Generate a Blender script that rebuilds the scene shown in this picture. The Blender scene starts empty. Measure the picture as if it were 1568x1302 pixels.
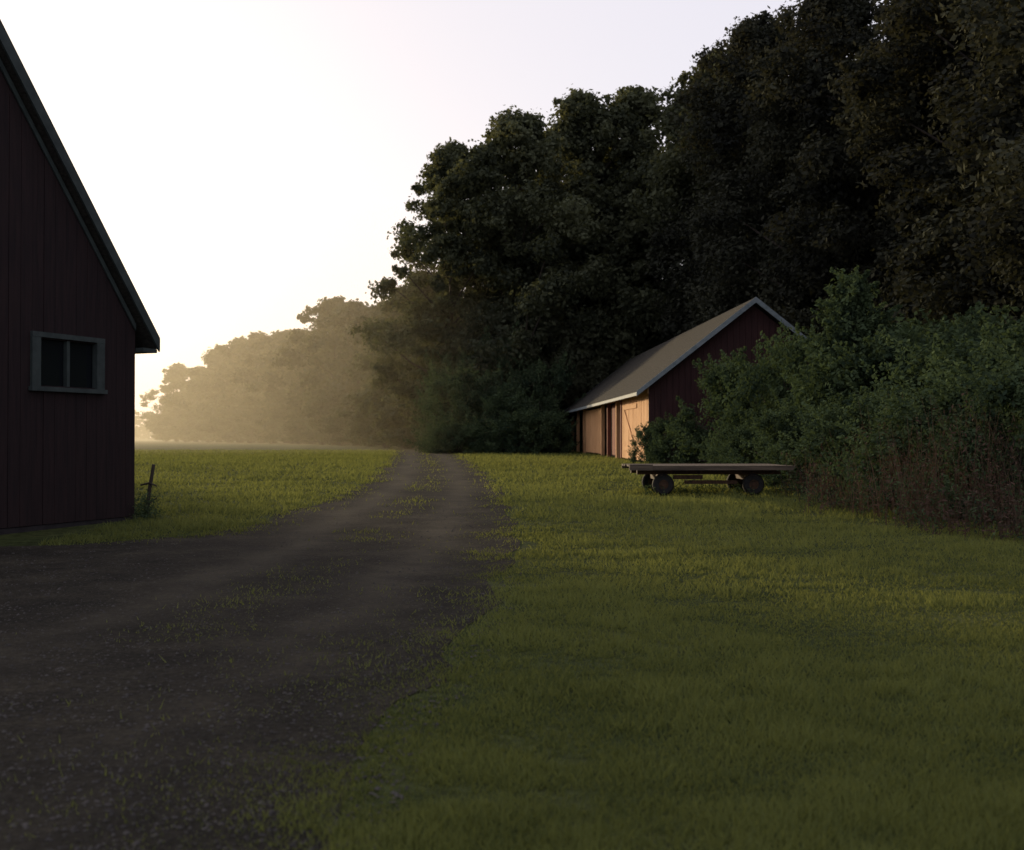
import bpy, math, bmesh
import numpy as np
from mathutils import Vector
SC = bpy.context.scene
RNG = np.random.default_rng(7)

# ------------------------------------------------------------------ terrain
def gh(y):
    t = np.clip((np.asarray(y, float) - 10.0) / 35.0, 0, 1)
    return 0.5 * t * t * (3 - 2 * t)

RD = np.array([-30, 4, 5, 6, 8, 10, 12, 13.5, 15, 16.5, 20, 25, 30, 40, 50, 85, 125, 150.])
RR = np.array([-.72, -.72, -.67, -.57, -.35, -.21, -.14, -.05, 0, 0, 0, -.2, -.57, -1.3, -2.05, -4.75, -8.9, -13])
RL = np.array([-40, -40, -40, -40, -40, -36, -26, -13, -6.0, -4.4, -4.1, -3.85, -3.9, -4.6, -5.6, -8.9, -11.8, -15.5])
def road_l(y): return np.interp(y, RD, RL)
def road_r(y): return np.interp(y, RD, RR)

_g = np.random.default_rng(99).random((256, 256))
def vnoise(x, y):
    xi = np.floor(x).astype(int); yi = np.floor(y).astype(int)
    fx = x - xi; fy = y - yi
    fx = fx * fx * (3 - 2 * fx); fy = fy * fy * (3 - 2 * fy)
    a = _g[xi % 256, yi % 256]; b = _g[(xi + 1) % 256, yi % 256]
    c = _g[xi % 256, (yi + 1) % 256]; d = _g[(xi + 1) % 256, (yi + 1) % 256]
    return (a * (1 - fx) + b * fx) * (1 - fy) + (c * (1 - fx) + d * fx) * fy

# ------------------------------------------------------------------ materials
def new_mat(name):
    m = bpy.data.materials.new(name); m.use_nodes = True
    nt = m.node_tree; nt.nodes.clear()
    out = nt.nodes.new('ShaderNodeOutputMaterial')
    return m, nt, out
def N(nt, t, **kw):
    n = nt.nodes.new(t)
    for k, v in kw.items(): setattr(n, k, v)
    return n
def noise_ramp(nt, scale, stops, detail=5, coord='Object', stretch=None, rough=.6):
    tc = N(nt, 'ShaderNodeTexCoord')
    src = tc.outputs[coord]
    if stretch:
        mp = N(nt, 'ShaderNodeMapping'); mp.inputs['Scale'].default_value = stretch
        nt.links.new(src, mp.inputs['Vector']); src = mp.outputs['Vector']
    nz = N(nt, 'ShaderNodeTexNoise'); nz.inputs['Scale'].default_value = scale
    nz.inputs['Detail'].default_value = detail; nz.inputs['Roughness'].default_value = rough
    nt.links.new(src, nz.inputs['Vector'])
    r = N(nt, 'ShaderNodeValToRGB')
    cr = r.color_ramp
    cr.elements[0].position = stops[0][0]; cr.elements[0].color = (*stops[0][1], 1)
    cr.elements[1].position = stops[-1][0]; cr.elements[1].color = (*stops[-1][1], 1)
    for p, c in stops[1:-1]:
        e = cr.elements.new(p); e.color = (*c, 1)
    nt.links.new(nz.outputs['Fac'], r.inputs['Fac'])
    return r, nz
def simple(name, c1, c2, scale=6, rough=.85, bump=.3, stretch=None, dist=.02, spec=.3):
    m, nt, out = new_mat(name)
    b = N(nt, 'ShaderNodeBsdfPrincipled'); b.inputs['Roughness'].default_value = rough
    b.inputs['Specular IOR Level'].default_value = spec
    r, nz = noise_ramp(nt, scale, [(.3, c1), (.7, c2)], stretch=stretch)
    nt.links.new(r.outputs['Color'], b.inputs['Base Color'])
    bp = N(nt, 'ShaderNodeBump'); bp.inputs['Strength'].default_value = bump; bp.inputs['Distance'].default_value = dist
    nt.links.new(nz.outputs['Fac'], bp.inputs['Height']); nt.links.new(bp.outputs['Normal'], b.inputs['Normal'])
    nt.links.new(b.outputs['BSDF'], out.inputs['Surface'])
    return m
def leaf_mat(name, dark, light, trans=.3, tcol=(.12, .16, .03)):
    m, nt, out = new_mat(name)
    at = N(nt, 'ShaderNodeAttribute'); at.attribute_name = 'tint'
    r = N(nt, 'ShaderNodeValToRGB')
    r.color_ramp.elements[0].color = (*dark, 1); r.color_ramp.elements[1].color = (*light, 1)
    nt.links.new(at.outputs['Fac'], r.inputs['Fac'])
    d = N(nt, 'ShaderNodeBsdfDiffuse'); t = N(nt, 'ShaderNodeBsdfTranslucent')
    nt.links.new(r.outputs['Color'], d.inputs['Color'])
    t.inputs['Color'].default_value = (*tcol, 1)
    mx = N(nt, 'ShaderNodeMixShader'); mx.inputs[0].default_value = trans
    nt.links.new(d.outputs[0], mx.inputs[1]); nt.links.new(t.outputs[0], mx.inputs[2])
    nt.links.new(mx.outputs[0], out.inputs['Surface'])
    return m

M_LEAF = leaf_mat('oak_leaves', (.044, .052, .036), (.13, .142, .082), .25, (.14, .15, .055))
M_LEAF_SHADE = leaf_mat('shade_toned_oak_leaves', (.024, .026, .023), (.062, .066, .046), .15, (.06, .062, .03))  # oak leaf colour darkened to paint in shade on the near right trees
M_BUSH = leaf_mat('bush_leaves', (.030, .048, .032), (.095, .132, .064), .22, (.09, .13, .045))
M_GRASS = leaf_mat('grass_blades', (.034, .056, .026), (.18, .205, .07), .42, (.26, .275, .065))
M_WEED = leaf_mat('weed_stems', (.045, .038, .032), (.14, .088, .068), .2, (.12, .08, .05))
M_BARK = simple('bark', (.03, .024, .02), (.09, .075, .06), 8, .95, .6, (1, 1, .2), .05)
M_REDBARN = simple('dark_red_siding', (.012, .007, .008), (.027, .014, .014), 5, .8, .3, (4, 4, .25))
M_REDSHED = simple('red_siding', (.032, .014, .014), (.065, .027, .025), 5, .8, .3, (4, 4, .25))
M_LIGHTWOOD = simple('weathered_wood', (.48, .23, .10), (.80, .48, .23), 4, .8, .3, (5, 5, .3))
M_REDDOOR = simple('faded_red_door', (.14, .045, .03), (.26, .09, .05), 4, .8, .3, (5, 5, .3))
M_INSHADE = simple('painted_interior_shade', (.006, .005, .005), (.014, .012, .01), 4, .95, .1)  # near-black core colour stands in for shade inside open bays and gaps
M_SHINGLE = simple('shingles', (.028, .027, .024), (.066, .062, .052), 12, .85, .5, (1, .6, 3), spec=.08)
M_TRIM = simple('painted_trim', (.15, .19, .20), (.27, .31, .32), 5, .6, .15)
M_TRIMDARK = simple('grey_trim', (.03, .04, .038), (.06, .075, .07), 5, .7, .15)
M_CONC = simple('foundation', (.02, .017, .018), (.035, .03, .03), 9, .9, .4)
M_PLANK = simple('wagon_planks', (.07, .055, .04), (.17, .13, .09), 5, .8, .4, (.3, 4, 4))
M_TIRE = simple('tyre_rubber', (.012, .012, .012), (.03, .028, .026), 20, .8, .3)
M_IRON = simple('rusty_iron', (.03, .018, .012), (.12, .06, .03), 15, .7, .3)
M_STONE = simple('gravel_stones', (.035, .032, .03), (.10, .09, .08), 3, .9, .2)
m, nt, out = new_mat('window_glass'); b = N(nt, 'ShaderNodeBsdfPrincipled')
b.inputs['Base Color'].default_value = (.008, .01, .012, 1); b.inputs['Roughness'].default_value = .12
nt.links.new(b.outputs[0], out.inputs['Surface']); M_GLASS = m

# ground
m, nt, out = new_mat('grass_ground'); b = N(nt, 'ShaderNodeBsdfPrincipled')
b.inputs['Roughness'].default_value = .95; b.inputs['Specular IOR Level'].default_value = .05
r1, n1 = noise_ramp(nt, .35, [(.3, (.036, .048, .018)), (.5, (.07, .086, .03)), (.72, (.13, .14, .052))], 6)
r2, n2 = noise_ramp(nt, 9, [(.25, (.3, .3, .3)), (.7, (1.1, 1.1, 1.1))], 6)
mx = N(nt, 'ShaderNodeMix', data_type='RGBA', blend_type='MULTIPLY'); mx.inputs['Factor'].default_value = 1
nt.links.new(r1.outputs['Color'], mx.inputs['A']); nt.links.new(r2.outputs['Color'], mx.inputs['B'])
nt.links.new(mx.outputs['Result'], b.inputs['Base Color'])
bp = N(nt, 'ShaderNodeBump'); bp.inputs['Strength'].default_value = .8; bp.inputs['Distance'].default_value = .08
nt.links.new(n2.outputs['Fac'], bp.inputs['Height'])
bp2 = N(nt, 'ShaderNodeBump'); bp2.inputs['Strength'].default_value = .8; bp2.inputs['Distance'].default_value = .8
nt.links.new(n1.outputs['Fac'], bp2.inputs['Height']); nt.links.new(bp2.outputs[0], bp.inputs['Normal'])
nt.links.new(bp.outputs[0], b.inputs['Normal']); nt.links.new(b.outputs[0], out.inputs['Surface']); M_GROUND = m

# road gravel; tint attribute = worn wheel tracks
m, nt, out = new_mat('gravel_road_surface'); b = N(nt, 'ShaderNodeBsdfPrincipled')
b.inputs['Roughness'].default_value = .95; b.inputs['Specular IOR Level'].default_value = .05
r1, n1 = noise_ramp(nt, 1.1, [(.3, (.021, .020, .017)), (.5, (.038, .035, .028)), (.72, (.070, .063, .046))], 10, rough=.75)
r2, n2 = noise_ramp(nt, 22, [(.3, (.35, .35, .35)), (.68, (1.6, 1.55, 1.5))], 5, rough=.85)
mx = N(nt, 'ShaderNodeMix', data_type='RGBA', blend_type='MULTIPLY'); mx.inputs['Factor'].default_value = 1
nt.links.new(r1.outputs['Color'], mx.inputs['A']); nt.links.new(r2.outputs['Color'], mx.inputs['B'])
at = N(nt, 'ShaderNodeAttribute'); at.attribute_name = 'tint'
mx2 = N(nt, 'ShaderNodeMix', data_type='RGBA'); mx2.inputs['B'].default_value = (.10, .088, .064, 1)
ml = N(nt, 'ShaderNodeMath', operation='MULTIPLY'); ml2 = N(nt, 'ShaderNodeMath', operation='MULTIPLY')
nt.links.new(n1.outputs['Fac'], ml.inputs[1]); nt.links.new(at.outputs['Fac'], ml.inputs[0]); ml2.inputs[1].default_value = 1.0
nt.links.new(ml.outputs[0], ml2.inputs[0]); nt.links.new(ml2.outputs[0], mx2.inputs['Factor'])
nt.links.new(mx.outputs['Result'], mx2.inputs['A']); nt.links.new(mx2.outputs['Result'], b.inputs['Base Color'])
bp = N(nt, 'ShaderNodeBump'); bp.inputs['Strength'].default_value = .7; bp.inputs['Distance'].default_value = .03
nt.links.new(n2.outputs['Fac'], bp.inputs['Height'])
bp2 = N(nt, 'ShaderNodeBump'); bp2.inputs['Strength'].default_value = .4; bp2.inputs['Distance'].default_value = .15
nt.links.new(n1.outputs['Fac'], bp2.inputs['Height']); nt.links.new(bp2.outputs[0], bp.inputs['Normal'])
nt.links.new(bp.outputs[0], b.inputs['Normal'])
nt.links.new(b.outputs[0], out.inputs['Surface']); M_ROAD = m

# ------------------------------------------------------------------ mesh builder
class MB:
    def __init__(s): s.v = []; s.t = []; s.idx = []; s.tot = []; s.mi = []; s.n = 0
    def add(s, V, F, mat=0, tint=.5):
        V = np.asarray(V, float).reshape(-1, 3); F = np.asarray(F, int)
        s.v.append(V); s.t.append(np.broadcast_to(np.asarray(tint, float), (len(V),)))
        s.idx.append((F + s.n).ravel()); s.tot.append(np.full(len(F), F.shape[1])); s.mi.append(np.full(len(F), mat)); s.n += len(V)
    def mesh(s, name, mats, smooth=False):
        V = np.concatenate(s.v); I = np.concatenate(s.idx); T = np.concatenate(s.tot); MI = np.concatenate(s.mi)
        me = bpy.data.meshes.new(name)
        me.vertices.add(len(V)); me.vertices.foreach_set('co', V.astype(np.float32).ravel())
        me.loops.add(len(I)); me.loops.foreach_set('vertex_index', I.astype(np.int32))
        me.polygons.add(len(T)); st = np.concatenate([[0], np.cumsum(T)[:-1]])
        me.polygons.foreach_set('loop_start', st.astype(np.int32)); me.polygons.foreach_set('loop_total', T.astype(np.int32))
        me.polygons.foreach_set('material_index', MI.astype(np.int32))
        me.polygons.foreach_set('use_smooth', np.full(len(T), smooth))
        a = me.attributes.new('tint', 'FLOAT', 'POINT'); a.data.foreach_set('value', np.concatenate(s.t).astype(np.float32))
        for mm in mats: me.materials.append(mm)
        me.update(calc_edges=True)
        return me
def obj(name, me, parent=None, loc=None, rot=0, scale=None):
    o = bpy.data.objects.new(name, me); SC.collection.objects.link(o)
    if parent: o.parent = parent
    if loc is not None: o.location = loc
    o.rotation_euler[2] = rot
    if scale is not None: o.scale = scale
    return o
def tube(mb, P, R, n=7, mat=0, tint=.5):
    P = np.asarray(P, float); R = np.asarray(R, float); k = len(P)
    T = np.gradient(P, axis=0); T /= np.linalg.norm(T, axis=1)[:, None] + 1e-9
    ref = np.where(np.abs(T[:, 2:3]) > .9, [[1, 0, 0]], [[0, 0, 1]])
    A = np.cross(T, ref); A /= np.linalg.norm(A, axis=1)[:, None]; B = np.cross(T, A)
    th = np.linspace(0, 2 * np.pi, n, endpoint=False)
    V = P[:, None] + R[:, None, None] * (A[:, None] * np.cos(th)[None, :, None] + B[:, None] * np.sin(th)[None, :, None])
    F = []
    for i in range(k - 1):
        for j in range(n):
            F.append([i * n + j, i * n + (j + 1) % n, (i + 1) * n + (j + 1) % n, (i + 1) * n + j])
    mb.add(V.reshape(-1, 3), F, mat, tint)
    mb.add(V[0], [list(range(n))], mat, tint); mb.add(V[-1], [list(range(n))], mat, tint)

def leaves(mb, C, Nrm, size, rng, mat=1, tint=.5, aspect=.6):
    n = len(C)
    R = rng.normal(size=(n, 3)); A = np.cross(Nrm, R); A /= np.linalg.norm(A, axis=1)[:, None] + 1e-9
    B = np.cross(Nrm, A); B /= np.linalg.norm(B, axis=1)[:, None] + 1e-9
    s = size[:, None] * .5
    V = np.stack([C - A * s, C - B * s * aspect, C + A * s, C + B * s * aspect], 1).reshape(-1, 3)
    F = np.arange(4 * n).reshape(n, 4)
    mb.add(V, F, mat, np.repeat(tint, 4))

def clump(mb, c, r, n, rng, leaf, flat=.75, mat=1, base_t=.5):
    d = rng.normal(size=(n, 3)); d /= np.linalg.norm(d, axis=1)[:, None]
    rad = r * (rng.random(n) ** .45) * (1 + .25 * rng.normal(size=n) * .6)
    ph = rng.random(3) * 6
    rad *= 1 + .25 * np.sin(d[:, 0] * 5 + ph[0]) * np.sin(d[:, 1] * 5 + ph[1]) + .15 * np.sin(d[:, 2] * 7 + ph[2])
    C = c + d * rad[:, None] * np.array([1, 1, flat])
    nr = d * .6 + rng.normal(size=(n, 3)) * .5 + np.array([0, 0, .3]); nr /= np.linalg.norm(nr, axis=1)[:, None]
    t = np.clip(base_t + .2 * rng.normal(size=n), 0, 1)
    leaves(mb, C, nr, leaf * (.6 + .8 * rng.random(n)), rng, mat, t)

def make_tree(name, seed, H=24, R=6, nclump=120, per=420, leaf=.32, base=.12, mats=None):
    rng = np.random.default_rng(seed); mb = MB()
    k = 9; zs = np.linspace(0, .86 * H, k)
    off = np.cumsum(rng.normal(size=(k, 2)) * .18, 0); off[0] = 0
    P = np.column_stack([off, zs]); r0 = H * .02
    tube(mb, P, r0 * (1 - np.linspace(0, .85, k)) * np.r_[1.5, np.ones(k - 1)], 9, 0)
    def trunk_at(z): return np.array([np.interp(z, zs, P[:, 0]), np.interp(z, zs, P[:, 1]), z])
    lob = rng.random(6) * 6.28
    for i in range(nclump):
        f = base + (1 - base) * ((i + rng.random()) / nclump) ** .9
        z = f * H
        u = (f - base) / (1 - base)
        prof = (math.sin(math.pi * min(1, (u * .83 + .17))) ** .6) if u < .995 else .15
        az = i * 2.399 + rng.normal() * .3
        lobe = 1 + .26 * math.sin(az * 2 + lob[0] + u * 4) + .18 * math.sin(az * 3 + lob[1] - u * 7)
        rr = R * prof * lobe * (.98 if rng.random() < .72 else rng.random() * .8)
        cr = (.7 + 1.15 * rng.random()) * (R / 6) * (1.15 - .35 * u)
        rr = max(0, rr - cr * .6)
        t0 = trunk_at(max(.05 * H, z - rr * .55 - .5))
        c = trunk_at(min(z, .86 * H)) + np.array([math.cos(az) * rr, math.sin(az) * rr, 0]); c[2] = min(z, H - cr * .6)
        if i % 3 == 0:
            mid = (t0 + c) / 2 + np.array([0, 0, -.25]) + rng.normal(size=3) * .15
            tube(mb, [t0, mid, c], [r0 * .38 * (1 - u * .6), r0 * .22 * (1 - u * .6), .03], 5, 0)
        bt = .45 + .26 * rng.normal()
        clump(mb, c, cr, int(per * (cr / 1.4) ** 1.5), rng, leaf, .72, 1, bt)
        for _ in range(3):
            dd = rng.normal(size=3); dd /= np.linalg.norm(dd); dd[2] = dd[2] * .6
            clump(mb, c + dd * cr * 1.1, cr * .42, int(per * .16), rng, leaf, .8, 1, bt + .1)
    return mb.mesh(name, mats or [M_BARK, M_LEAF])

def make_bush(name, seed, H=4, R=2.4, nclump=60, per=300, leaf=.14, cone=False):
    rng = np.random.default_rng(seed); mb = MB()
    for i in range(nclump):
        u = (i + rng.random()) / nclump; az = i * 2.399 + rng.normal() * .4
        if cone: prof = 1.05 - u
        else: prof = math.sqrt(max(0, 1 - (max(0, u - .25) / .78) ** 2))
        rr = R * prof * (1 + .25 * math.sin(az * 2 + seed)) * (.9 if rng.random() < .75 else .5 * rng.random())
        cr = R * (.14 + .14 * rng.random())
        c = np.array([math.cos(az) * rr, math.sin(az) * rr, max(cr * .5, u * (H - cr * .5))])
        if i % 2 == 0:
            tube(mb, [[c[0] * .15, c[1] * .15, 0], [c[0] * .5, c[1] * .5, c[2] * .6], c], [.035, .022, .008], 4, 0)
        bt = .45 + .26 * rng.normal()
        clump(mb, c, cr, per, rng, leaf, .85, 1, bt)
        for _ in range(2):
            d = np.array([math.cos(az + rng.normal() * .5), math.sin(az + rng.normal() * .5), .3 + rng.random() * 1.1]); d /= np.linalg.norm(d)
            n = 40; tt = rng.random(n); C = c + d * (cr * (.7 + tt * 1.5))[:, None] + rng.normal(size=(n, 3)) * (.10 * R / 2.4) * (1.2 - tt)[:, None]
            nr = rng.normal(size=(n, 3)); nr /= np.linalg.norm(nr, axis=1)[:, None]
            leaves(mb, C, nr, leaf * (.6 + .7 * rng.random(n)), rng, 1, np.clip(bt + .12 + .2 * rng.normal(size=n), 0, 1))
    return mb.mesh(name, [M_BARK, M_BUSH])

# ------------------------------------------------------------------ ground sheet
ys = np.concatenate([np.arange(-30, 4, 2.), np.arange(4, 60, .25), np.arange(60, 160, 2.), np.geomspace(160, 2500, 30)])
xs = np.concatenate([-np.geomspace(2500, 60, 14), np.arange(-50, 50.1, 5), np.geomspace(60, 2500, 14)])
X, Y = np.meshgrid(xs, ys); V = np.column_stack([X.ravel(), Y.ravel(), gh(Y.ravel())])
nx, ny = len(xs), len(ys)
ii, jj = np.meshgrid(np.arange(nx - 1), np.arange(ny - 1)); a = (jj * nx + ii).ravel()
mb = MB(); mb.add(V, np.column_stack([a, a + 1, a + nx + 1, a + nx])); obj('ground', mb.mesh('ground', [M_GROUND], True))

# road
ry = ys[(ys >= -30) & (ys <= 150)]
L = road_l(ry) + (vnoise(ry * .9, ry * 0 + 3) - .5) * .5; Rr = road_r(ry) + (vnoise(ry * 1.3, ry * 0 + 9) - .5) * .28
off = np.concatenate([np.linspace(0, 4.2, 29), np.geomspace(5, 40, 12)])
maxw = (Rr - L)
O = np.minimum(off[None, :], maxw[:, None] + 0 * off[None, :])
V = np.column_stack([(Rr[:, None] - O).ravel(), np.repeat(ry, 41), np.repeat(gh(ry), 41) + .006])
width = np.minimum(maxw, 4.2)[:, None]
rut = np.exp(-((O - width * .27) / .34) ** 2) + np.exp(-((O - width * .72) / .34) ** 2)
rut = rut * (1 - .75 * np.clip((14 - ry[:, None]) / 8, 0, 1))
F = []
for j in range(len(ry) - 1):
    for i in range(40):
        if O[j, i] >= maxw[j] - 1e-6 and O[j + 1, i] >= maxw[j + 1] - 1e-6: continue
        a = j * 41 + i; F.append([a, a + 1, a + 42, a + 41][::-1])
mb = MB(); mb.add(V, F, 0, rut.ravel()); obj('gravel_road', mb.mesh('gravel_road', [M_ROAD], True))

# loose stones
n = 20000; D = np.exp(RNG.uniform(math.log(3.5), math.log(24), n)); Xp = RNG.uniform(-.55, .12, n) * D - .2
k = (Xp < road_r(D) + .25) & (Xp > road_l(D)); D = D[k]; Xp = Xp[k]; n = len(D)
s = (.004 + .010 * RNG.random(n) ** 3) * (1 + D * .02)
oc = np.array([[1, 0, 0], [0, 1, 0], [-1, 0, 0], [0, -1, 0], [0, 0, .7], [0, 0, -.7]], float)
V = oc[None] * s[:, None, None] * RNG.uniform(.6, 1.4, (n, 6, 1)) + np.column_stack([Xp, D, gh(D) + .008])[:, None]
f = np.array([[0, 1, 4], [1, 2, 4], [2, 3, 4], [3, 0, 4]])
F = (f[None] + (np.arange(n) * 6)[:, None, None]).reshape(-1, 3)
mb = MB(); mb.add(V.reshape(-1, 3), F); obj('gravel', mb.mesh('gravel', [M_STONE]))

# ------------------------------------------------------------------ grass
n = 640000
D = np.exp(RNG.uniform(math.log(3.3), math.log(85), n)); Xp = RNG.uniform(-.62, .62, n) * (D + 1)
nz = vnoise(Xp * 1.1 + 40, D * 1.1 + 40); nz2 = vnoise(Xp * 3.7 + 11, D * 3.7 + 77); nz3 = vnoise(Xp * .3 + 5, D * .3); nz4 = vnoise(Xp * .8 + 25, D * 1.6 + 60)
nz5 = vnoise(Xp * 2.1 + 91, D * 3.0 + 13)
din = np.minimum(road_r(D) - Xp, Xp - road_l(D)) + (nz2 - .5) * .8 + (nz - .5) * .9     # metres inside the road
soft = np.where(D < 11, .45, .22)
p = np.where(din < 0, 1, np.exp(-np.maximum(din, 0) / soft) * .75)
wr = np.minimum(road_r(D) - road_l(D), 4.2)
mid = np.exp(-((road_r(D) - Xp - wr * .5) / .4) ** 2) * (D > 8) * np.clip(nz4 * 1.8 - .5, 0, 1) * .45
p = np.maximum(p, mid)
p = np.where((Xp < road_l(D) + 6) & (D < 14), np.minimum(p, .3 * (nz2 > .6)), p)
keep = RNG.random(n) < p
keep &= ~((Xp > 4.9) & (D > 43) & (Xp < 14)) & ~((Xp < -6.5) & (D < 20))
keep &= (nz2 * .6 + nz * .6 > .22) | (RNG.random(n) < .55)
D = D[keep]; Xp = Xp[keep]; nz = nz[keep]; nz2 = nz2[keep]; nz3 = nz3[keep]; nz4 = nz4[keep]; nz5 = nz5[keep]; din = din[keep]; n = len(D)
h = (.014 + .038 * RNG.random(n)) * (.25 + 1.0 * nz * nz + 1.3 * nz2 * nz4 * 1.6 + 1.2 * np.clip(nz5 - .45, 0, 1)) * np.clip(D / 12, 1, 1.8) * np.where(din > 0, .6, 1)
wd = (.0035 + .0011 * D) * (.6 + .6 * RNG.random(n))
az = RNG.random(n) * 6.283; ln = RNG.random(n) * 1.3; la = RNG.random(n) * 6.283
base = np.column_stack([Xp, D, gh(D)])
sd = np.column_stack([np.cos(az), np.sin(az), np.zeros(n)]) * wd[:, None] * .5
tip = base + np.column_stack([np.cos(la) * ln * h, np.sin(la) * ln * h, h])
V = np.stack([base - sd, base + sd, tip], 1).reshape(-1, 3)
t = np.clip(-.45 + .65 * nz3 + .35 * nz + .55 * nz4 * nz2 + .6 * nz5 + .2 * RNG.normal(size=n), 0, 1)
mb = MB(); mb.add(V, np.arange(3 * n).reshape(n, 3), 0, np.repeat(t, 3)); obj('grass', mb.mesh('grass', [M_GRASS]))

# ------------------------------------------------------------------ buildings
class Frame:
    def __init__(s, o, u, v):
        s.o = np.array(o, float); s.u = np.array([*u, 0.]) / np.hypot(*u); s.v = np.array([*v, 0.]) / np.hypot(*v)
    def pt(s, a, b, z): return s.o + s.u * a + s.v * b + np.array([0, 0, z])
def prism(mb, fr, sec, b0, b1, mat=0):
    n = len(sec)
    V = [fr.pt(a, b0, z) for a, z in sec] + [fr.pt(a, b1, z) for a, z in sec]
    mb.add(V, [[i, n + i, n + (i + 1) % n, (i + 1) % n] for i in range(n)], mat)
    mb.add(V[:n], [list(range(n))], mat); mb.add(V[n:], [list(range(n))[::-1]], mat)
def bx(mb, fr, a0, a1, b0, b1, z0, z1, mat=0):
    prism(mb, fr, [(a0, z0), (a1, z0), (a1, z1), (a0, z1)], b0, b1, mat)
def empty(name):
    e = bpy.data.objects.new(name, None); SC.collection.objects.link(e); return e

# ---- shed
SH = Frame((5.35, 43, float(gh(43))), (1, .037), (-.037, 1))
W, LN, E, sl = 8.3, 33.0, 3.05, .79
shed = empty('red_shed')
zt = lambda a: E + sl * (min(a, W - a))
mb = MB(); prism(mb, SH, [(.5, 0), (W - .1, 0), (W - .1, zt(W - .1) - .12), (W / 2, zt(W / 2) - .14), (.5, zt(.5) - .14)], .08, LN - .1)
obj('dark_core', mb.mesh('dark_core', [M_INSHADE]), shed)
mb = MB(); a = 0; rg = np.random.default_rng(3)
while a < W - .01:
    a1 = min(a + .24, W); m0, m1 = a + .006, a1 - .006
    sec = [(m0, .05), (m1, .05), (m1, zt(m1) - .1)]
    if m0 < W / 2 < m1: sec.append((W / 2, zt(W / 2) - .1))
    sec.append((m0, zt(m0) - .1))
    prism(mb, SH, sec, -.0 + rg.random() * .008, .06); a = a1
bx(mb, SH, W - .09, W, .07, LN, .05, E - .1)
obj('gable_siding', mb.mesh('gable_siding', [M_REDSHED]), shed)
def boards(mb, fr, b0, b1, z0, z1, mat, a0=0., wdt=.28, seed=1):
    rg = np.random.default_rng(seed); b = b0
    while b < b1 - .02:
        e = min(b + wdt, b1); bx(mb, fr, a0 + rg.random() * .02, a0 + .06, b + .012, e - .012, z0 + rg.random() * .03, z1, mat); b = e
mb = MB()
boards(mb, SH, .06, 7.6, .06, 2.72, 0, 0, .3, 1)
boards(mb, SH, 10.1, 12.2, .12, 2.6, 1, .12, .3, 2)
boards(mb, SH, 16.2, 24.0, .12, 2.6, 0, .02, .3, 4)
for b in (7.64, 9.3, 12.7, 15.3, 24.7, 28.8, 32.6): bx(mb, SH, -.04, .14, b, b + .24, 0, 2.72, 1 if b in (7.64, 12.7) else 0)
obj('front_doors', mb.mesh('front_doors', [M_LIGHTWOOD, M_REDDOOR]), shed)
mb = MB()
bx(mb, SH, -.03, .1, 0.02, LN, 2.725, E - .05, 0)
V = []
for aa in (-.035, -.004):
    V += [SH.pt(aa, 3.2, .5), SH.pt(aa, 3.45, .5), SH.pt(aa, 7.05, 2.3), SH.pt(aa, 6.8, 2.3)]
mb.add(V, [[0, 1, 2, 3], [0, 4, 5, 1], [1, 5, 6, 2], [2, 6, 7, 3], [3, 7, 4, 0]])
bx(mb, SH, -.035, -.004, 3.0, 7.2, .42, .6); bx(mb, SH, -.035, -.004, 3.0, 7.2, 2.25, 2.43)
obj('door_beam', mb.mesh('door_beam', [M_LIGHTWOOD]), shed)
mb = MB(); ov = .5
for sgn in (0, 1):
    f = (lambda a: a) if sgn == 0 else (lambda a: W - a)
    prism(mb, SH, [(f(-ov), E - ov * sl), (f(W / 2), E + sl * W / 2), (f(W / 2), E + sl * W / 2 + .14), (f(-ov), E - ov * sl + .14)], -.35, LN + .35)
    nc = 24
    for i in range(nc):
        t0, t1 = i / nc, (i + 1) / nc
        a0 = -ov - .04 + (W / 2 + ov) * t0; a1 = -ov - .04 + (W / 2 + ov) * t1 + .03
        z0 = E + sl * a0 + .145; z1 = E + sl * a1 + .145
        prism(mb, SH, [(f(a0), z0), (f(a1), z1), (f(a1), z1 + .006), (f(a0), z0 + .03)], -.38, LN + .38)
obj('roof', mb.mesh('roof', [M_SHINGLE]), shed)
mb = MB()
for sgn in (0, 1):
    f = (lambda a: a) if sgn == 0 else (lambda a: W - a)
    for b0, b1 in ((-.42, -.385), (LN + .385, LN + .42)):
        prism(mb, SH, [(f(-ov - .03), E - ov * sl - .05), (f(W / 2), E + sl * W / 2 - .06), (f(W / 2), E + sl * W / 2 + .165), (f(-ov - .03), E - ov * sl + .15)], b0, b1)
    bx(mb, SH, *sorted((f(-ov - .035), f(-ov - .003))), -.38, LN + .38, E - ov * sl - .02, E - ov * sl + .12)
obj('rake_trim', mb.mesh('rake_trim', [M_TRIM]), shed)

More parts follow.
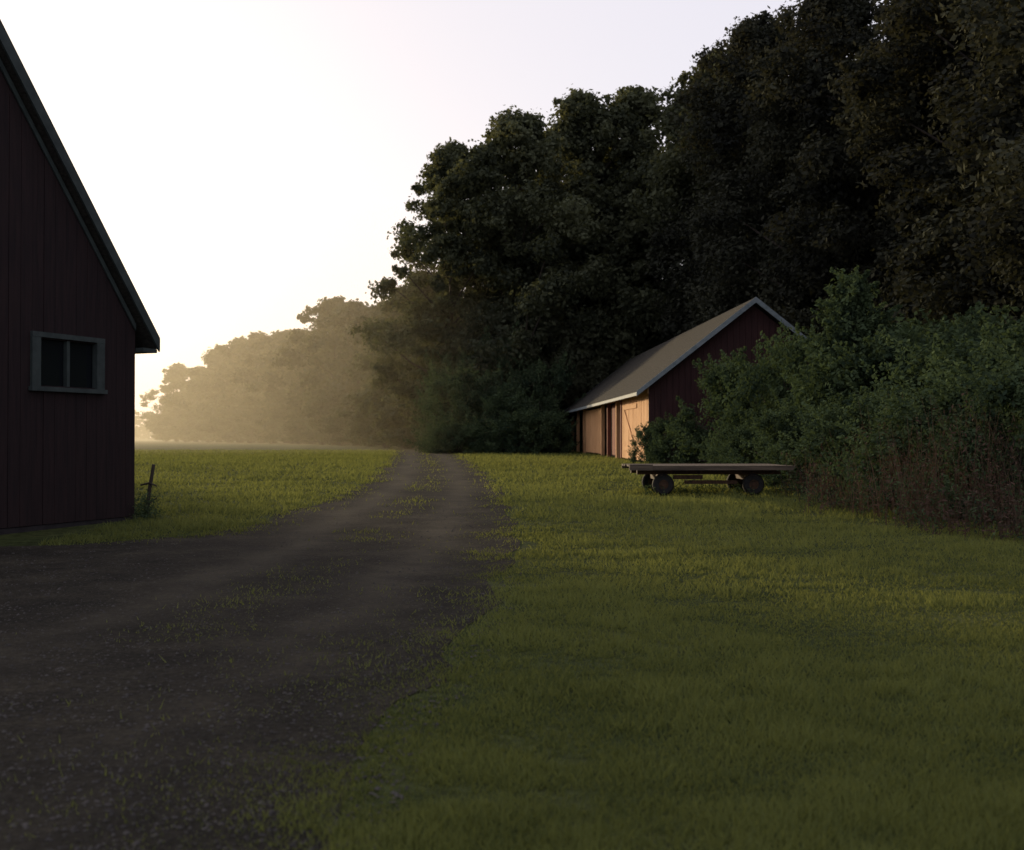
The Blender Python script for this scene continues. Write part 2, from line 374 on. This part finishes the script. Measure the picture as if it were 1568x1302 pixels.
# ---- barn at left
BN = Frame((-6.52, 19, float(gh(19)) - .02), (-.392, -.92), (-.92, .392))
HW, S2, EO, GO = 4.5, 1.28, .38, .18
barn = empty('red_barn')
rz = lambda s: 3.19 + (min(s, 2 * HW - s) + EO) * S2
wz = lambda s: rz(s) - .26
mb = MB(); prism(mb, BN, [(.1, 0), (2 * HW - .1, 0), (2 * HW - .1, wz(.1) - .1), (HW, wz(HW) - .1), (.1, wz(.1) - .1)], .10, 13.9)
obj('dark_core', mb.mesh('dark_core', [M_INSHADE]), barn)
mb = MB(); rg = np.random.default_rng(5); WZ0, WZ1, WS0, WS1 = 2.25, 2.98, .90, 2.16
cuts = sorted(set([round(v, 3) for v in list(np.arange(0, 2 * HW + .01, .225)) + [WS0, WS1]]))
for s0, s1 in zip(cuts[:-1], cuts[1:]):
    if s1 - s0 < .01: continue
    m0, m1 = s0 + .003, s1 - .003; d = rg.random() * .01
    def seg(z0, top):
        sec = [(m0, z0), (m1, z0)]
        if top is None:
            sec += [(m1, wz(m1))] + ([(HW, wz(HW))] if m0 < HW < m1 else []) + [(m0, wz(m0))]
        else: sec += [(m1, top), (m0, top)]
        prism(mb, BN, sec, d, .09)
    if s0 >= WS0 - .001 and s1 <= WS1 + .001: seg(.08, WZ0); seg(WZ1, None)
    else: seg(.08, None)
bx(mb, BN, 0, .09, .1, 14, .08, 3.3); bx(mb, BN, 2 * HW - .09, 2 * HW, .1, 14, .08, 3.3)
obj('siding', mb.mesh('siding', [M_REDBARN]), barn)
mb = MB(); bx(mb, BN, .02, 2 * HW - .02, .02, 13.9, -.2, .07); obj('foundation', mb.mesh('foundation', [M_CONC]), barn)
mb = MB()
for sgn in (0, 1):
    f = (lambda a: a) if sgn == 0 else (lambda a: 2 * HW - a)
    prism(mb, BN, [(f(-EO), rz(-EO) - .2), (f(HW), rz(HW) - .24), (f(HW), rz(HW)), (f(-EO), rz(-EO))], -GO + .03, 14.2)
obj('roof', mb.mesh('roof', [M_SHINGLE]), barn)
mb = MB()
for sgn in (0, 1):
    f = (lambda a: a) if sgn == 0 else (lambda a: 2 * HW - a)
    prism(mb, BN, [(f(-EO - .02), rz(-EO - .02) - .22), (f(HW), rz(HW) - .30), (f(HW), rz(HW) + .02), (f(-EO - .02), rz(-EO - .02) + .02)], -GO - .01, -GO + .025)
    prism(mb, BN, [(f(-EO + .01), rz(-EO) - .27), (f(-.02), rz(-EO) - .27), (f(-.02), rz(-EO) - .20), (f(-EO + .01), rz(-EO) - .205)], -GO + .03, 14.1)
    prism(mb, BN, [(f(.02), rz(.02) - .42), (f(HW), rz(HW) - .42), (f(HW), rz(HW) - .3), (f(.02), rz(.02) - .3)], -.03, -.003)
obj('trim', mb.mesh('trim', [M_TRIMDARK]), barn)
mb = MB(); bx(mb, BN, WS0, WS1, .07, .085, WZ0, WZ1); obj('window_glass', mb.mesh('window_glass', [M_GLASS]), barn)
mb = MB()
bx(mb, BN, WS0 - .13, WS0 + .04, -.045, .06, WZ0 - .02, WZ1 + .02); bx(mb, BN, WS1 - .04, WS1 + .13, -.045, .06, WZ0 - .02, WZ1 + .02)
bx(mb, BN, WS0 - .13, WS1 + .13, -.05, .06, WZ1 + .021, WZ1 + .10); bx(mb, BN, WS0 - .16, WS1 + .16, -.08, .06, WZ0 - .09, WZ0 - .021)
c = (WS0 + WS1) / 2; bx(mb, BN, c - .03, c + .03, -.01, .065, WZ0, WZ1)
obj('window_frame', mb.mesh('window_frame', [M_TRIMDARK]), barn)

# ------------------------------------------------------------------ flatbed wagon
WG = Frame((2.72, 24.6, float(gh(25))), (1, .03), (-.03, 1))
wag = empty('flatbed_wagon')
mb = MB(); rg = np.random.default_rng(8)
for i in range(9):
    b = i * .22; bx(mb, WG, rg.random() * .08, 3.56 + rg.random() * .1, b + .005, b + .212, .62 + rg.random() * .008, .665)
bx(mb, WG, -.10, .42, -.12, -.03, .57, .70, 0); bx(mb, WG, .43, 3.6, -.07, -.02, .57, .67); bx(mb, WG, 0, 3.6, 2.0, 2.05, .56, .67)
obj('deck', mb.mesh('deck', [M_PLANK]), wag)
mb = MB()
for b in (.45, 1.45): bx(mb, WG, .15, 3.45, b, b + .12, .46, .618)
for a in (.7, 2.75): bx(mb, WG, a - .07, a + .07, .12, 1.86, .33, .455)
for a in (.35, 1.2, 1.9, 3.2): bx(mb, WG, a, a + .09, .02, 1.95, .56, .617)
bx(mb, WG, .95, 1.6, .2, .35, .36, .45); bx(mb, WG, 1.2, 2.4, .25, .33, .25, .33)
obj('chassis', mb.mesh('chassis', [M_IRON]), wag)
mb = MB()
for a in (.7, 2.75):
    for b in (.12, 1.70):
        th = np.linspace(0, 2 * np.pi, 25)[:-1]; pr = [(.13, 0), (.24, -.01), (.285, .03), (.29, .08), (.285, .13), (.24, .17), (.13, .16)]
        V = [WG.pt(a + math.cos(t) * r * .85, b + w_, .24 + math.sin(t) * r * .85) for r, w_ in pr for t in th]
        F = [[i * 24 + j, i * 24 + (j + 1) % 24, (i + 1) * 24 + (j + 1) % 24, (i + 1) * 24 + j] for i in range(6) for j in range(24)]
        mb.add(V, F, 0)
        V = [WG.pt(a + math.cos(t) * .12, b + .03, .24 + math.sin(t) * .12) for t in th]; mb.add(V, [list(range(24))], 1)
        V = [WG.pt(a + math.cos(t) * .045, b - .0, .24 + math.sin(t) * .045) for t in th]; mb.add(V, [list(range(24))], 1)
obj('wheels', mb.mesh('wheels', [M_TIRE, M_IRON]), wag)

# ------------------------------------------------------------------ fence post by the barn
mb = MB(); g = float(gh(19.6))
tube(mb, [[-6.50, 19.5, g - .1], [-6.44, 19.5, g + .45], [-6.36, 19.5, g + .93]], [.04, .035, .03], 8)
tube(mb, [[-6.62, 19.6, g + .56], [-6.42, 19.47, g + .60], [-6.27, 19.4, g + .55]], [.018, .02, .012], 6)
tube(mb, [[-6.6, 19.6, g + .2], [-6.45, 19.46, g + .22], [-6.3, 19.5, g + .34]], [.015, .018, .01], 6)
obj('fence_post', mb.mesh('fence_post', [M_BARK]))

# ------------------------------------------------------------------ trees
TV = [make_tree('oak_crown_a', 11), make_tree('oak_crown_b', 23, R=6.3), make_tree('oak_crown_c', 37, R=5.7, base=.2), make_tree('oak_crown_d', 51, nclump=140, base=.1)]
NV = [make_tree('near_crown_a', 81, nclump=140, per=700, leaf=.24, base=.1, mats=[M_BARK, M_LEAF_SHADE]), make_tree('near_crown_b', 93, nclump=130, per=700, leaf=.24, R=6.3, mats=[M_BARK, M_LEAF_SHADE])]
HV = make_tree('added_shade_crown', 105, H=24, R=6, nclump=60, per=300, leaf=.4, base=.6)  # clear-trunk crown for an unseen tree added to shade the right foreground
FV = [make_tree('far_crown_a', 61, 20, 6.5, 80, 150, .6, .06), make_tree('far_crown_b', 67, 20, 6.8, 80, 150, .6, .06), make_tree('far_crown_c', 71, 20, 6, 80, 150, .6, .08)]
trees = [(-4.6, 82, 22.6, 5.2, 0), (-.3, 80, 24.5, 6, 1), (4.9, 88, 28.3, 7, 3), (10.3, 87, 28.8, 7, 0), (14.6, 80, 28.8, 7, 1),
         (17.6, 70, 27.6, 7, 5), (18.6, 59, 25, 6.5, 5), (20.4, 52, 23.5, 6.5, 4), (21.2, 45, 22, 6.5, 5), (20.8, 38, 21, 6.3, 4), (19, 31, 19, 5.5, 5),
         (-34.5, 56, 10, 2.6, 2), (-29.0, 60, 12.2, 3.9, 6)]  # hidden behind the barn, added to dapple its shadow edge and shade the lawn
AV = TV + NV + [HV]
rg = np.random.default_rng(17)
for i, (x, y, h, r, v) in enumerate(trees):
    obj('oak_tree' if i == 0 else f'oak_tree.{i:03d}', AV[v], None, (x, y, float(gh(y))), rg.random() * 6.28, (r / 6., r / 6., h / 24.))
wood = empty('background_woods')
back = [(-2, 96, 22), (3, 101, 25), (9, 102, 26), (15, 96, 27), (21, 90, 28), (25, 78, 28), (27, 66, 27), (28, 56, 26), (29, 47, 25), (29, 38, 24), (28, 30, 22),
        (34, 84, 29), (35, 66, 29)]
for i, (x, y, h) in enumerate(back):
    obj(f'woods_tree_{i}', TV[i % 4], wood, (x, y, float(gh(y)) - .3), rg.random() * 6.28, (1.12, 1.12, h / 24.))
for i in range(26):
    t = i / 25.; x = np.interp(t, [0, .3, .55, 1], [-5, 9, 19, 26]); y = np.interp(t, [0, .3, .55, 1], [90, 90, 66, 24])
    obj(f'understory_{i}', FV[i % 3], wood, (x + rg.normal(), y + rg.normal() * 1.5 + 3, .2), rg.random() * 6.28, (.75, .75, .42 + .15 * rg.random()))
dist = empty('distant_trees')
line = [(-7.5, 97, 15.5, 5), (-10.5, 108, 15.5, 5), (-14, 122, 16, 5.5), (-19.5, 138, 18, 6), (-24.5, 153, 20.5, 6.5), (-31, 170, 17.5, 6.5), (-34, 180, 18.5, 7), (-40, 195, 20, 7.5), (-48, 210, 21, 8), (-55, 222, 21, 8),
        (-63, 236, 20, 8), (-72, 250, 17, 7), (-80, 262, 18.5, 6.5)]
k = 0
for (x, y, h, r) in line:
    for (dx, dy, f) in ((0, 0, 1), (5, 8, .96), (-1.5, -3, .42), (2.5, 1, .5)):
        obj(f'far_tree_{k}', FV[k % 3], dist, (x + dx, y + dy, .45), rg.random() * 6.28, (r / 6.5 * (1 if f > .8 else .7),) * 2 + (h * f / 20.,)); k += 1
for i in range(34):
    obj(f'far_tree_{k}', FV[k % 3], dist, (-330 + i * 9 + rg.normal() * 3, 560 - i * 1.5 + rg.normal() * 12, .4), rg.random() * 6.28, (1.2, 1.2, .6 + .3 * rg.random())); k += 1

# bushes
BV = [make_bush('bush_a', 5), make_bush('bush_b', 15), make_bush('bush_c', 25, nclump=75)]
BC = make_bush('bush_cone', 35, H=5.6, R=1.9, nclump=80, cone=True)
bushes = [(8.0, 38.5, 3.8, 2.1), (9.0, 34.5, 4.3, 2.0), (9.6, 31, 5.6, 0), (10.8, 29.5, 4.2, 2.5), (11.2, 26.5, 3.6, 2.5), (11.3, 24, 3.5, 2.3), (7.3, 28.5, 2.0, 1.5), (8.3, 25.5, 2.3, 1.7),
          (8.8, 21.5, 2.5, 1.7), (8.9, 18.5, 2.7, 1.6), (5.25, 42.2, 1.5, .6), (6.2, 41, 1.8, 1.1), (6.9, 33.5, 1.5, 1.1),
          (-2.9, 72, 5.4, 2.8), (-.8, 70, 4, 2.4), (2.2, 74, 6, 2.3), (.6, 67.5, 2.6, 1.9), (-4.0, 79, 7, 3), (-1.6, 78, 8, 3.2), (2.4, 69, 2.6, 1.6), (-3.4, 68, 1.9, 1.6), (13, 33, 4.6, 3.0), (13.5, 28, 4.2, 2.8), (13, 22, 4.2, 3)]
for i, (x, y, h, r) in enumerate(bushes):
    nm = 'bush' if i == 0 else f'bush.{i:03d}'
    if r == 0: obj(nm, BC, None, (x, y, float(gh(y))), 1.0)
    else: obj(nm, BV[i % 3], None, (x, y, float(gh(y)) - .05), rg.random() * 6.28, (r / 2.4, r / 2.4, h / 4.))

# tall weeds
mb = MB(); n = 2300; rg = np.random.default_rng(44)
ty = rg.uniform(15, 26, n); ex = rg.random(n) ** 1.2 * 3.0
clp = vnoise(ty * .9 + 3, ex * .9 + 8)
tx = np.interp(ty, [15, 17.5, 20, 26], [7.1, 6.3, 6.1, 6.8]) + ex + rg.normal(size=n) * .25 + (clp - .5) * 1.0
for x, y, e_, c_ in zip(tx, ty, ex, clp):
    if rg.random() > .25 + c_: continue
    H = (.25 + 1.2 * rg.random() ** 1.3) * (.35 + .6 * min(1, e_ / 1.2) + .7 * c_ * c_ * 1.4); g = float(gh(y))
    l = rg.normal(size=2) * .2 * H; tt = np.clip(.35 + .5 * c_ + .25 * rg.normal() - .1, 0, 1)
    P = np.array([[x, y, g], [x + l[0] * .4, y + l[1] * .4, g + H * .55], [x + l[0], y + l[1], g + H]])
    wv = np.array([.006, .002, 0])
    mb.add([P[0] - wv, P[0] + wv, P[1] + wv * .8, P[1] - wv * .8, P[2] + wv * .3, P[2] - wv * .3], [[0, 1, 2, 3], [3, 2, 4, 5]], 0, tt)
    m_ = 20; f = rg.uniform(.15, 1, m_)[:, None]; C = P[0] * (1 - f) + P[2] * f + rg.normal(size=(m_, 3)) * .06
    nr = rg.normal(size=(m_, 3)); nr /= np.linalg.norm(nr, axis=1)[:, None]
    leaves(mb, C, nr, rg.uniform(.03, .10, m_), rg, 1 if rg.random() < .5 else 0, np.clip(tt + .2 * rg.normal(size=m_), 0, 1), .35)
obj('tall_weeds', mb.mesh('tall_weeds', [M_WEED, M_BUSH]))
mb = MB()
for q in range(330):
    if q < 110: x = -6.45 + rg.normal() * .12; y = 19.3 + rg.normal() * .2; H = rg.uniform(.1, .5)
    else: x = rg.uniform(3.0, 6.6); y = 24.5 + rg.random() * 2.2; H = rg.uniform(.05, .28)     # uncut grass round the wagon wheels
    g = float(gh(y))
    C = np.array([x, y, g]) + np.array([0, 0, 1]) * rg.uniform(0, H, 10)[:, None] + rg.normal(size=(10, 3)) * .04
    nr = rg.normal(size=(10, 3)); nr /= np.linalg.norm(nr, axis=1)[:, None]
    leaves(mb, C, nr, rg.uniform(.03, .08, 10), rg, 0, rg.random(10), .4)
obj('uncut_weeds', mb.mesh('uncut_weeds', [M_BUSH]))

# ------------------------------------------------------------------ mist over the field (a low lens-shaped fog bank)
m, nt, out = new_mat('mist'); vs = N(nt, 'ShaderNodeVolumeScatter')
vs.inputs['Color'].default_value = (1, .88, .60, 1); vs.inputs['Density'].default_value = .0024; vs.inputs['Anisotropy'].default_value = .4
nt.links.new(vs.outputs[0], out.inputs['Volume'])
bm = bmesh.new(); bmesh.ops.create_uvsphere(bm, u_segments=96, v_segments=48, radius=1)
me = bpy.data.meshes.new('mist'); bm.to_mesh(me); bm.free(); me.materials.append(m)
obj('mist', me, None, (-105, 205, 0), 0, (182, 170, 38))

# ------------------------------------------------------------------ light
AZ = math.radians(-37); EL = math.radians(8.5)
to_sun = Vector((math.sin(AZ) * math.cos(EL), math.cos(AZ) * math.cos(EL), math.sin(EL)))
sl_ = bpy.data.lights.new('sun', 'SUN'); sl_.energy = 5; sl_.angle = math.radians(2.5); sl_.color = (1, .74, .40)
so = bpy.data.objects.new('sun', sl_); SC.collection.objects.link(so); so.rotation_euler = (-to_sun).to_track_quat('-Z', 'Y').to_euler()
wd_ = bpy.data.worlds.new('World'); SC.world = wd_; wd_.use_nodes = True; nt = wd_.node_tree; nt.nodes.clear()
out = nt.nodes.new('ShaderNodeOutputWorld')
sky = N(nt, 'ShaderNodeTexSky'); sky.sky_type = 'NISHITA'; sky.sun_disc = False; sky.sun_elevation = EL; sky.sun_rotation = AZ; sky.dust_density = 3
b1 = N(nt, 'ShaderNodeBackground'); b1.inputs['Strength'].default_value = .05; nt.links.new(sky.outputs[0], b1.inputs['Color'])
tc = N(nt, 'ShaderNodeTexCoord'); vd = N(nt, 'ShaderNodeVectorMath', operation='DOT_PRODUCT')
vd.inputs[1].default_value = to_sun; nt.links.new(tc.outputs['Generated'], vd.inputs[0])
r = N(nt, 'ShaderNodeValToRGB'); nt.links.new(vd.outputs['Value'], r.inputs['Fac'])
cr = r.color_ramp; cr.elements[0].position = 0; cr.elements[0].color = (.42, .395, .47, 1)
cr.elements[1].position = .62; cr.elements[1].color = (.74, .70, .77, 1)
e = cr.elements.new(.3); e.color = (.55, .52, .59, 1); e = cr.elements.new(.95); e.color = (.76, .70, .73, 1)
b2 = N(nt, 'ShaderNodeBackground'); nt.links.new(r.outputs[0], b2.inputs['Color'])
ad = N(nt, 'ShaderNodeAddShader'); nt.links.new(b1.outputs[0], ad.inputs[0]); nt.links.new(b2.outputs[0], ad.inputs[1]); nt.links.new(ad.outputs[0], out.inputs['Surface'])

# ------------------------------------------------------------------ camera
cd = bpy.data.cameras.new('camera'); cd.lens = 38.6; cd.clip_end = 6000; cd.clip_start = .1
cd.dof.use_dof = True; cd.dof.focus_distance = 16; cd.dof.aperture_fstop = 2.2
co = bpy.data.objects.new('camera', cd); SC.collection.objects.link(co); co.location = (0, 0, 1.5)
co.rotation_euler = (math.radians(90.65), 0, 0); SC.camera = co
SC.view_settings.view_transform = 'Standard'; SC.view_settings.look = 'None'; SC.view_settings.exposure = 0
